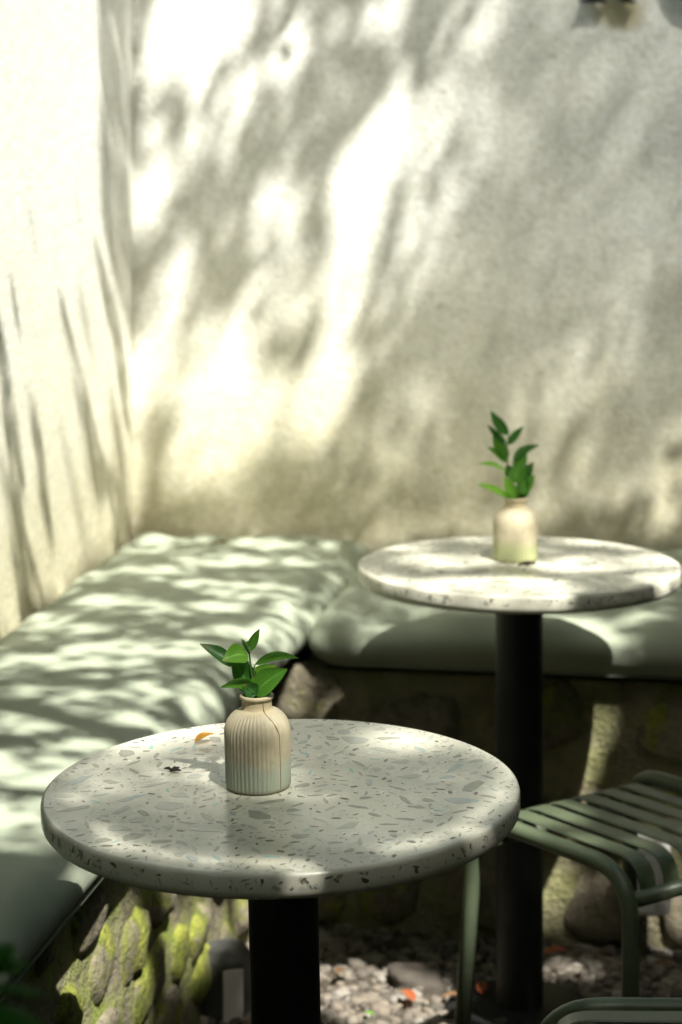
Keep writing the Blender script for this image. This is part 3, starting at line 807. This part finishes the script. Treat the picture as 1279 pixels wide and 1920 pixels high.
# ------------------------------------------------------------------ plant at the lower left, close to the viewer
Yp = 1.42
def fg(px, py, dy=0): return at(px, py, Yp + dy)
base = fg(-60, 1990); base.z = 0.0
plant = empty('leafy_plant', base, 'dark green leafy plant close to the viewer, its leaf tips entering the lower left corner', 'plant')
v, f = tube([Vector((0, 0, 0)), Vector((0.01, 0.0, 0.4)), Vector((-0.005, 0.01, 0.8)), fg(-30, 1850) - base, fg(-10, 1760) - base], [0.006, 0.005, 0.004, 0.003, 0.002], 8)
link('stem', mesh('stem', v, f, M_STEM), plant)
for (b, tpx, w, roll, arch) in (((-40, 1820), (28, 1768), 70, 30, 5), ((-30, 1830), (55, 1800), 60, 60, 8), ((-30, 1850), (92, 1866), 34, 55, 8),
                                ((-40, 1900), (88, 1925), 90, 45, 14), ((-50, 1880), (-160, 1800), 80, 10, 10), ((-50, 1960), (70, 1990), 90, 20, 10), ((-20, 1770), (-60, 1690), 50, 0, 4)):
    link('leaf', leaf_mesh(fg(*b) - base, fg(*tpx, -0.03) - base, w * Yp / FPX, math.radians(roll), arch * Yp / FPX, 0.3, M_LEAFD, 'leaf'), plant)

# ------------------------------------------------------------------ tree overhead: its crown gives the dappled light
# The crown is thick where the place is in shade and open where the sun comes through; every spot is followed up the
# sun's direction from the surface it lies on, (u, v) being where that ray would meet the ground.
U0, U1, V0, V1, CS = -2.8, 2.8, -2.0, 8.2, 0.01
NU, NV_ = int((U1-U0)/CS), int((V1-V0)/CS)
gap = np.full((NU, NV_), 0.01, np.float32)
near, dark = np.zeros((NU, NV_), bool), np.zeros((NU, NV_), bool)
LEAK = 0.05
def uv_of(p): return p.x - SX * p.z, p.y - SY * p.z
def hit_back(px, py):
    d = Vector(((px-640)/FPX, 1, -(py-HOR)/FPX)); s = O.dot(-EF) / d.dot(-EF); return Vector((0, 0, CAM_H)) + d * s
def hit_left(px, py):
    d = Vector(((px-640)/FPX, 1, -(py-HOR)/FPX)); s = O.dot(ER) / d.dot(ER); return Vector((0, 0, CAM_H)) + d * s
LFACE, BFACE = O + ER * (LW + 0.02), O + EF * (BD + 0.02)
def hit_lface(px, py):
    d = Vector(((px-640)/FPX, 1, -(py-HOR)/FPX)); s = LFACE.dot(ER) / d.dot(ER); return Vector((0, 0, CAM_H)) + d * s
def hit_bface(px, py):
    d = Vector(((px-640)/FPX, 1, -(py-HOR)/FPX)); s = BFACE.dot(-EF) / d.dot(-EF); return Vector((0, 0, CAM_H)) + d * s
SURF = {'B': hit_back, 'L': hit_left, 'lf': hit_lface, 'bf': hit_bface, 'C': lambda x, y: on_z(x, y, 0.605), 'T': lambda x, y: on_z(x, y, 0.761),
        'G': lambda x, y: on_z(x, y, 0.0), 'S': lambda x, y: on_z(x, y, 0.45), 'cf': lambda x, y: on_z(x, y, 0.55), 'sl': lambda x, y: at(x, y, 3.745), 'sn': lambda x, y: at(x, y, 3.45), 'vn': lambda x, y: at(x, y, NV.y - 0.035), 'vf': lambda x, y: at(x, y, FV.y - 0.035)}
def paint(surf, pts, val):
    for (x, y) in pts:
        u, v = uv_of(SURF[surf](x, y)); i, j = int((u-U0)/CS), int((v-V0)/CS)
        if 0 <= i < NU and 0 <= j < NV_:
            if surf == 'L' and val == 0: gap[i, j] = 0; near[max(0, i-1):i+2, max(0, j-1):j+2] = True
            else: gap[i, j] = val
def inside(poly, x, y):
    c = False; n = len(poly)
    for i in range(n):
        (x1, y1), (x2, y2) = poly[i], poly[i-1]
        if (y1 > y) != (y2 > y) and x < (x2-x1)*(y-y1)/(y2-y1) + x1: c = not c
    return c
def poly_pts(poly, st):
    xs, ys = [p[0] for p in poly], [p[1] for p in poly]
    return [(x, y) for x in np.arange(min(xs), max(xs), st) for y in np.arange(min(ys), max(ys), st * (0.4 if st < 3 else 1)) if inside(poly, x, y)]
def E(surf, cx, cy, rx, ry, deg=0, val=1.0, st=2.5):
    c, s = math.cos(math.radians(deg)), math.sin(math.radians(deg)); pts = []
    for a in np.arange(-rx, rx, st):
        for b in np.arange(-ry, ry, min(st, max(0.6, ry/10))):
            if (a/rx)**2 + (b/ry)**2 < 1: pts.append((cx + a*c - b*s, cy + a*s + b*c))
    paint(surf, pts, val)
def PG(surf, poly, val=1.0, st=2.5): paint(surf, poly_pts(poly, st), val)
# what gets through on the whole: a fine sprinkle on wall, tops and seats, hardly any on bench fronts and ground
PG('B', [(235, -250), (760, -250), (700, 700), (690, 1010), (235, 1010)], 0.20, 4)
PG('B', [(760, -250), (1330, -250), (1330, 1010), (690, 1010), (700, 700)], 0.19, 4)
PG('C', [(-60, 1160), (240, 985), (680, 985), (680, 1180), (430, 1380), (180, 1680), (-60, 1680)], 0.15, 3)
PG('C', [(640, 1000), (1330, 1000), (1330, 1165), (600, 1165)], 0.04, 3)
PG('cf', [(-60, 1600), (195, 1610), (80, 1810), (-60, 1810)], 0.02, 3)
PG('bf', [(560, 1165), (1300, 1165), (1300, 1760), (560, 1760)], 0.03, 4)
PG('lf', [(0, 1650), (180, 1640), (480, 1640), (480, 1930), (0, 1930)], 0.02, 4)
PG('G', [(480, 1740), (1300, 1740), (1300, 1925), (480, 1925)], 0.03, 3)
PG('S', [(880, 1420), (1300, 1420), (1300, 1660), (880, 1660)], 0.07, 4)
E('T', 527, 1493, 440, 140, 0, 0.08, 3); E('T', 974, 1061, 300, 55, 0, 0.13, 2.0)
def rim(c, a0, a1, val):
    for a in np.arange(a0, a1, 0.6):
        for z in np.arange(-0.22 if val == 0.01 else -0.03, -0.002, 0.004):
            u, v = uv_of(Vector((c[0] + 0.279*math.cos(math.radians(a)), c[1] + 0.279*math.sin(math.radians(a)), c[2] + z)))
            i, j = int((u-U0)/CS), int((v-V0)/CS); gap[i-1:i+2, j-1:j+2] = val
rim(NEAR_C, 182, 358, 0.01)
# left wall: sun nearly everywhere, thin slanting shadows
PG('L', [(-60, -200), (250, -200), (250, 960), (20, 1150), (-60, 1150)], 1.0, 3)
PG('L', [(172, -200), (250, -200), (250, 660), (222, 560), (186, 400), (190, 150)], 0.22, 2)
for a, b, w, v in (((40, 300), (100, 640), 12, 0.75), ((95, 120), (150, 420), 14, 0.8), ((10, 420), (60, 760), 12, 0.7), ((130, 480), (185, 700), 12, 0.5), ((200, 700), (240, 930), 16, 0.35), ((110, 780), (160, 1010), 14, 0.5), ((0, 850), (30, 1080), 16, 0.5), ((150, 720), (185, 930), 26, 0.35)):
    PG('L', [(a[0]-w/2, a[1]), (a[0]+w/2, a[1]), (b[0]+w/2, b[1]), (b[0]-w/2, b[1])], v, 2)
for poly in ([(105, 560), (118, 560), (205, 900), (190, 960), (180, 930), (150, 700)], [(176, 470), (190, 470), (232, 640), (246, 800), (234, 800), (214, 650)],
             [(-10, 600), (4, 600), (48, 900), (36, 1010), (20, 900)], [(55, 760), (70, 760), (100, 1010), (86, 1010)], [(22, 1000), (40, 960), (80, 1115), (35, 1145)],
             [(196, 900), (212, 860), (240, 960), (215, 990)]):
    PG('L', poly, 0.0, 2)
# back wall
for e in ((375, 40, 84, 120, 15, 1), (345, 170, 30, 60, 10, .7), (288, 345, 28, 90, 8, .8), (432, 205, 24, 70, 28, .65), (378, 272, 34, 24, 0, .6), (542, 92, 24, 54, 15, .7), (520, 385, 32, 58, 8, .85), (336, 497, 22, 44, 22, .9),
          (430, 765, 84, 88, 0, 1), (365, 870, 42, 46, 0, .8), (560, 550, 28, 64, 15, .6), (470, 600, 30, 52, 20, .6), (505, 500, 16, 40, 12, .5), (298, 590, 18, 64, 10, .6), (395, 585, 16, 56, 10, .55), (730, 15, 24, 34, 10, .75), (1265, 885, 24, 80, 10, .7),
          (300, 205, 22, 40, 0, .6), (262, 720, 8, 60, 5, .7), (500, 680, 26, 46, 10, .6), (300, 700, 18, 50, 12, .6),
          (885, 55, 26, 90, 28, .6), (815, 195, 20, 84, 18, .65), (862, 290, 20, 110, 22, .5), (795, 400, 22, 100, 18, .55), (735, 560, 12, 66, 15, .5), (1125, 640, 30, 46, 15, .42), (1010, 775, 26, 60, 15, .5), (1062, 885, 22, 84, 12, .5), (775, 800, 36, 44, 10, .36)):
    E('B', *e)
E('B', 515, 470, 16, 32, 12, 0.11)
PG('B', [(762, 165), (770, 230), (738, 330), (706, 430), (690, 500), (630, 500), (628, 400), (650, 290), (705, 220)])
PG('B', [(690, 500), (664, 640), (660, 700), (600, 700), (610, 600), (626, 500)], 0.85)
PG('B', [(660, 700), (642, 790), (605, 826), (556, 810), (566, 710), (590, 680)], 1.0)
for poly in ([(430, 285), (400, 380), (330, 480), (285, 470), (318, 360), (385, 285)], [(600, 80), (700, 100), (690, 195), (640, 280), (600, 330), (570, 290), (580, 180)], [(475, 255), (565, 285), (550, 340), (480, 340)],
             [(572, 350), (622, 380), (604, 480), (592, 560), (570, 540), (575, 450)], [(372, 505), (440, 475), (410, 590), (335, 565)], [(248, -20), (300, -20), (276, 90), (252, 160)], [(330, 110), (358, 160), (335, 285), (302, 270)],
             [(772, -20), (806, -20), (800, 130), (782, 280), (770, 150)], [(300, 945), (480, 850), (560, 860), (690, 810), (690, 1005), (262, 1005)], [(468, 640), (545, 640), (530, 700), (480, 690)], [(705, 420), (760, 330), (745, 480), (700, 640), (680, 620)],
             [(262, 560), (280, 600), (268, 690), (255, 690)], [(270, 820), (310, 760), (300, 880), (262, 940)]):
    PG('B', poly, 0.14)
E('B', 420, 130, 15, 42, 32, 0.11); E('B', 515, 470, 17, 34, 12, 0.11); E('B', 442, 545, 15, 48, 15, 0.11)
# cushion tops
for e in ((330, 1004, 62, 9), (265, 1018, 42, 9), (505, 1013, 66, 9), (415, 1052, 84, 13), (560, 1050, 30, 8), (285, 1070, 66, 7), (480, 1106, 84, 13), (565, 1132, 46, 12), (200, 1124, 46, 10), (310, 1140, 58, 8),
          (405, 1136, 48, 9), (70, 1152, 62, 17), (205, 1222, 84, 24), (330, 1212, 48, 12), (55, 1240, 90, 14), (540, 1165, 48, 12), (432, 1180, 60, 7), (470, 1220, 36, 12), (270, 1298, 46, 9), (130, 1298, 40, 8),
          (20, 1300, 60, 14), (215, 1345, 66, 11), (70, 1352, 70, 14), (385, 1300, 34, 26), (345, 1358, 46, 14), (60, 1440, 120, 30), (40, 1520, 110, 32), (140, 1395, 50, 10), (600, 1165, 16, 14),
          (155, 1075, 50, 8), (150, 1175, 44, 8), (375, 1095, 50, 6)):
    E('C', e[0], e[1], e[2]*0.92, e[3]*0.95, 0, 0.7)
E('C', 30, 1570, 70, 16, 0, 0.4)
# back cushion front, stones, ground
for s, e, val in (('bf', (1130, 1208, 30, 40), 1), ('bf', (690, 1198, 34, 28), 0.4), ('C', (1205, 1152, 50, 4), 0.4), ('bf', (850, 1185, 14, 40), 0.5), ('bf', (645, 1342, 30, 14), 1), ('bf', (570, 1300, 10, 22), 0.6), ('bf', (890, 1310, 26, 50), 0.4), ('bf', (1260, 1350, 24, 8), 0.7)):
    E(s, *e, 0, val)
PG('bf', [(1068, 1328), (1150, 1342), (1128, 1400), (1104, 1440), (1112, 1490), (1070, 1490)])
PG('bf', [(1200, 1560), (1279, 1540), (1279, 1740), (1210, 1720)], 0.6)
E('bf', 1080, 1650, 36, 24, 0, 0.35)
PG('lf', [(100, 1850), (190, 1925), (300, 1840), (330, 1760), (470, 1800), (470, 1670), (180, 1670), (110, 1780)])
PG('G', [(610, 1792), (760, 1808), (860, 1835), (862, 1890), (790, 1925), (600, 1930)])
E('G', 1255, 1770, 22, 18, 0, 0.35); PG('G', [(735, 1815), (862, 1815), (862, 1852), (740, 1848)], 0.03)
# far table top, rim, vase
for e in ((830, 1052, 78, 13), (1085, 1060, 92, 14), (1205, 1056, 48, 7), (900, 1105, 178, 19), (705, 1092, 30, 10), (1140, 1016, 80, 6), (1228, 1090, 26, 12)):
    E('T', *e, 0, 0.8, 1.5)
E('vf', 975, 985, 30, 34, 0, 0.6)
rim(FAR_C, 200, 284, 0.75); rim(FAR_C, 286, 322, 0.02); rim(FAR_C, 324, 345, 0.7)
# near table
for e, val in (((745, 1408, 46, 14), 1), ((560, 1487, 28, 7), 0.5), ((215, 1466, 40, 9), 0.5), ((388, 1388, 30, 6), 1), ((905, 1408, 30, 10), 0.4)):
    E('T', *e, 0, val)
E('vn', 490, 1365, 20, 36, 0, 0.8); E('vn', 445, 1240, 42, 26, 0, 0.7); E('vn', 525, 1246, 40, 22, 0, 0.6); E('vf', 950, 900, 50, 40, 0, 0.5)
# stool
for e, val in (((1010, 1522, 78, 20), 0.95), ((1245, 1434, 40, 9), 1), ((960, 1560, 50, 14), 0.5), ((1060, 1575, 70, 8), 0.4)):
    E('S', *e, 0, val)
PG('sn', [(1120, 1690), (1210, 1690), (1215, 1890), (1130, 1890)], 0.02); E('sl', 885, 1680, 17, 60, 0, 0.75); E('sl', 876, 1880, 17, 40, 0, 0.4)
# samples are a little apart on surfaces seen at a slant: take over the value around a lone cell
for _ in range(2):
    nb = np.stack([np.roll(np.roll(gap, a, 0), b, 1) for a in (-1, 0, 1) for b in (-1, 0, 1)])
    med = np.median(nb, 0); lone = (np.abs(nb - gap).max(0) > 0.05) & ((np.abs(nb - gap) < 0.02).sum(0) <= 3)
    gap = np.where(lone, med, gap)
cover = np.zeros((NU, NV_), np.int16)
rn = random.Random(17)
LV, LF, LU, AREA = [], [], [], [0.0]
def uv_idx(p):
    u, v = uv_of(p); return int((u-U0)/CS), int((v-V0)/CS)
def try_leaf(u, v, z, L, W, tol):
    c = Vector((u + SX*z, v + SY*z, z))
    a = rn.random() * 6.283; el = rn.uniform(-0.5, 0.35)
    al = Vector((math.cos(a)*math.cos(el), math.sin(a)*math.cos(el), math.sin(el)))
    side = al.cross(Vector((rn.uniform(-0.45, 0.45), rn.uniform(-0.45, 0.45), 1))).normalized()
    cells = []; bad = 0.0; tot = 0
    for i in range(7):
        s = (i + 0.5) / 7 - 0.5
        w = W / 2 * math.sqrt(max(0, 1 - (2*s)**2))
        for q in (-0.8, -0.27, 0.27, 0.8):
            i_, j_ = uv_idx(c + al*(L*s) + side*(w*q)); tot += 1
            if 0 <= i_ < NU and 0 <= j_ < NV_:
                cells.append((i_, j_)); bad += gap[i_, j_]
    if bad / tot > tol: return False
    for (i_, j_) in set(cells): cover[i_, j_] += 1
    nrm = al.cross(side); o = len(LV)
    AREA[0] += 0.62 * L * W * abs(nrm.dot(SUN)) / SUN.z
    for s, w in ((-0.5, 0.05), (-0.25, 0.8), (0.05, 1.0), (0.3, 0.72), (0.5, 0.03)):
        cc = c + al*(L*s) - nrm * (L*0.25*s*s)
        for q in (-1, 0, 1):
            LV.append(cc + side*(W/2*w*q) + nrm*(0.12*W*abs(q)*w)); LU.append((s+0.5, (q+1)/2))
    for i in range(4):
        for k in range(2): LF.append((o+i*3+k, o+i*3+k+1, o+(i+1)*3+k+1, o+(i+1)*3+k))
    return True
def in_core(i, j): return abs(U0 + i*CS) < 1.35 and 2.4 < V0 + j*CS < 7.2
shade = gap < 0.1
ii, jj = np.meshgrid(np.arange(NU), np.arange(NV_), indexing='ij')
core = (np.abs(U0 + ii*CS) < 1.35) & (V0 + jj*CS > 2.4) & (V0 + jj*CS < 7.2)
def fill(where, open_share, L0, L1, asp, z0, z1, tol, limit=200000):
    """add leaves over the cells of `where` until only open_share of them still let the sun through"""
    total = max(1, where.sum()); n = 0
    while n < limit:
        todo = np.argwhere(where & (cover == 0))
        if len(todo) <= open_share * total: break
        k0 = len(LF)
        for _ in range(300):
            i, j = todo[rn.randrange(len(todo))]; n += 1
            if cover[i, j]: continue
            L = rn.uniform(L0, L1)
            try_leaf(U0 + (i+rn.random())*CS, V0 + (j+rn.random())*CS, rn.uniform(z0, z1), L, L*asp*rn.uniform(0.8, 1.15), tol)
        if len(LF) - k0 < 8 * 6: break
def sprinkle(where, share, L0, L1, asp, z0, z1, tol):
    """scatter leaves at random over `where` until on average only `share` of the sun gets past them"""
    todo = np.argwhere(where); want = len(todo) * CS * CS * -math.log(share); n = 0; AREA[0] = 0.0
    while AREA[0] < want and n < 60000:
        i, j = todo[rn.randrange(len(todo))]; n += 1; L = rn.uniform(L0, L1)
        try_leaf(U0 + (i+rn.random())*CS, V0 + (j+rn.random())*CS, rn.uniform(z0, z1), L, L*asp*rn.uniform(0.8, 1.15), tol)
full = np.round(gap.astype(float), 2)
shares = [float(v) for v in np.unique(full) if v < 0.99]
gap = np.where(full > 0.3, 1.0, 0.0)
fill(core & near, 0.04, 0.05, 0.08, 0.24, 2.45, 3.0, 0.10)
for v in shares:
    cell = core & (np.abs(full - v) < 0.005)
    gap = np.where(full > v + 0.06, 1.0, 0.0)
    if v < 0.05:
        fill(cell, 0.25, 0.11, 0.16, 0.42, 3.4, 5.0, 0.05)
        fill(cell, max(v, 0.015), 0.05, 0.08, 0.40, 3.2, 4.6, 0.08)
        fill(cell, max(v, 0.015), 0.04, 0.06, 0.40, 2.9, 3.8, 0.20)
    else:
        if v in (0.19, 0.08): sprinkle(cell, v, 0.020, 0.030, 0.5, 7.5, 9.5, 0.12)
        elif v in (0.15, 0.7): sprinkle(cell, v, 0.035, 0.06, 0.42, 3.0, 4.2, 0.10)
        else: sprinkle(cell, v, 0.032, 0.055, 0.42, 4.4, 6.4, 0.14)
gap = np.where(full > 0.05, 1.0, 0.0)
fill(~core, 0.28, 0.13, 0.18, 0.42, 3.4, 4.9, 0.08)
print('CROWN', len(LF) // 8, [(v, round(float((cover[core & (np.abs(full - v) < 0.005)] == 0).mean()), 2)) for v in shares])
# ------------------------------------------------------------------ unseen hedges added behind and beside the viewer to block low sky light
def hedge(loc, rz, L, W, H, label, seed):
    root = empty('light_block_hedge', loc, label, 'hedge', 'unseen hedges added to block low light'); root.rotation_euler = (0, 0, rz)
    nx, ny, nz = int(L/0.25), 4, 12; V, F, key = [], [], {}
    def add(i, j, k):
        if (i, j, k) not in key:
            p = Vector((L*(i/nx-0.5), W*(j/ny-0.5), H*k/nz)); q = p * 1.6 + Vector((seed, 0, 0))
            key[(i, j, k)] = len(V); V.append(p + Vector((noise.noise(q), noise.noise(q + Vector((9, 0, 0))), 0.6*noise.noise(q + Vector((0, 9, 0))) if k else 0)) * 0.16)
        return key[(i, j, k)]
    for i in range(nx):
        for k in range(nz):
            F += [(add(i,0,k), add(i+1,0,k), add(i+1,0,k+1), add(i,0,k+1)), (add(i,ny,k), add(i,ny,k+1), add(i+1,ny,k+1), add(i+1,ny,k))]
        for j in range(ny): F.append((add(i,j,nz), add(i+1,j,nz), add(i+1,j+1,nz), add(i,j+1,nz)))
    for j in range(ny):
        for k in range(nz): F += [(add(0,j,k), add(0,j,k+1), add(0,j+1,k+1), add(0,j+1,k)), (add(nx,j,k), add(nx,j+1,k), add(nx,j+1,k+1), add(nx,j,k+1))]
    link('inner_growth', mesh('inner_growth', V, F, M_HEDGE), root)
    hr = random.Random(seed); LV2, LF2, LU2 = [], [], []
    for _ in range(int(L * H * 420)):
        fc = V[F[hr.randrange(len(F))][0]] + Vector((hr.uniform(-.14, .14), hr.uniform(-.14, .14), hr.uniform(-.1, .12)))
        a = Vector((hr.gauss(0, 1), hr.gauss(0, 1), hr.gauss(0, .6))).normalized() * hr.uniform(0.03, 0.06); b = a.orthogonal().normalized() * a.length * 0.5
        o = len(LV2); LV2 += [fc - a, fc + b, fc + a, fc - b]; LU2 += [(0, .5), (.5, 1), (1, .5), (.5, 0)]; LF2.append((o, o+1, o+2, o+3))
    tag(link('foliage', mesh('foliage', LV2, LF2, M_LEAFD, False, LU2), root), kind='stuff')
t = NT('hedge_depth'); M_HEDGE = t.set((0.018, 0.028, 0.010), 0.95)
hedge((0.2, -1.9, 0), 0.0, 7.0, 0.8, 4.3, 'tall unseen hedge added behind the viewer to block low sky light', 3)
hedge((2.9, 1.6, 0), math.radians(90), 6.0, 0.8, 4.3, 'tall unseen hedge added on the right, out of frame, to block low sky light', 8)
tree_base = Vector((3.1, -0.9, 0))
tree = empty('overhanging_tree', tree_base, 'leafy tree standing out of frame whose boughs dapple the seating corner with shade', 'tree')
trunk_pts = [Vector((0, 0, -0.1)), Vector((-0.05, 0.05, 1.2)), Vector((-0.25, 0.2, 2.6)), Vector((-0.7, 0.6, 3.8)), Vector((-1.3, 1.2, 4.6))]
v, f = tube(trunk_pts, [0.19, 0.15, 0.13, 0.10, 0.06], 14); link('trunk', mesh('trunk', v, f, M_BARK), tree)
for k, (a, b, c) in enumerate((((-0.25, 0.2, 2.6), (-1.2, 1.4, 3.9), (-2.2, 2.8, 4.4)), ((-0.7, 0.6, 3.8), (-2.2, 1.2, 4.6), (-4.2, 1.4, 4.9)), ((-0.7, 0.6, 3.8), (-0.6, 2.0, 4.5), (-1.0, 4.0, 4.8)),
                            ((-1.3, 1.2, 4.6), (-2.6, 2.2, 5.0), (-3.9, 3.6, 5.1)), ((-0.3, 0.2, 2.8), (0.3, -0.8, 3.9), (0.8, -1.8, 4.6)))):
    v, f = tube([Vector(a), (Vector(a)+Vector(b))/2 + Vector((0, 0, 0.08)), Vector(b), Vector(c)], [0.06, 0.045, 0.032, 0.012], 9); link('branch', mesh('branch', v, f, M_BARK), tree)
crown = link('crown', mesh('crown', [p - tree_base for p in LV], LF, M_TREE, True, LU), tree); tag(crown, kind='stuff')
print('LEAVES', len(LF) // 8)
scene.cycles.max_bounces = 8
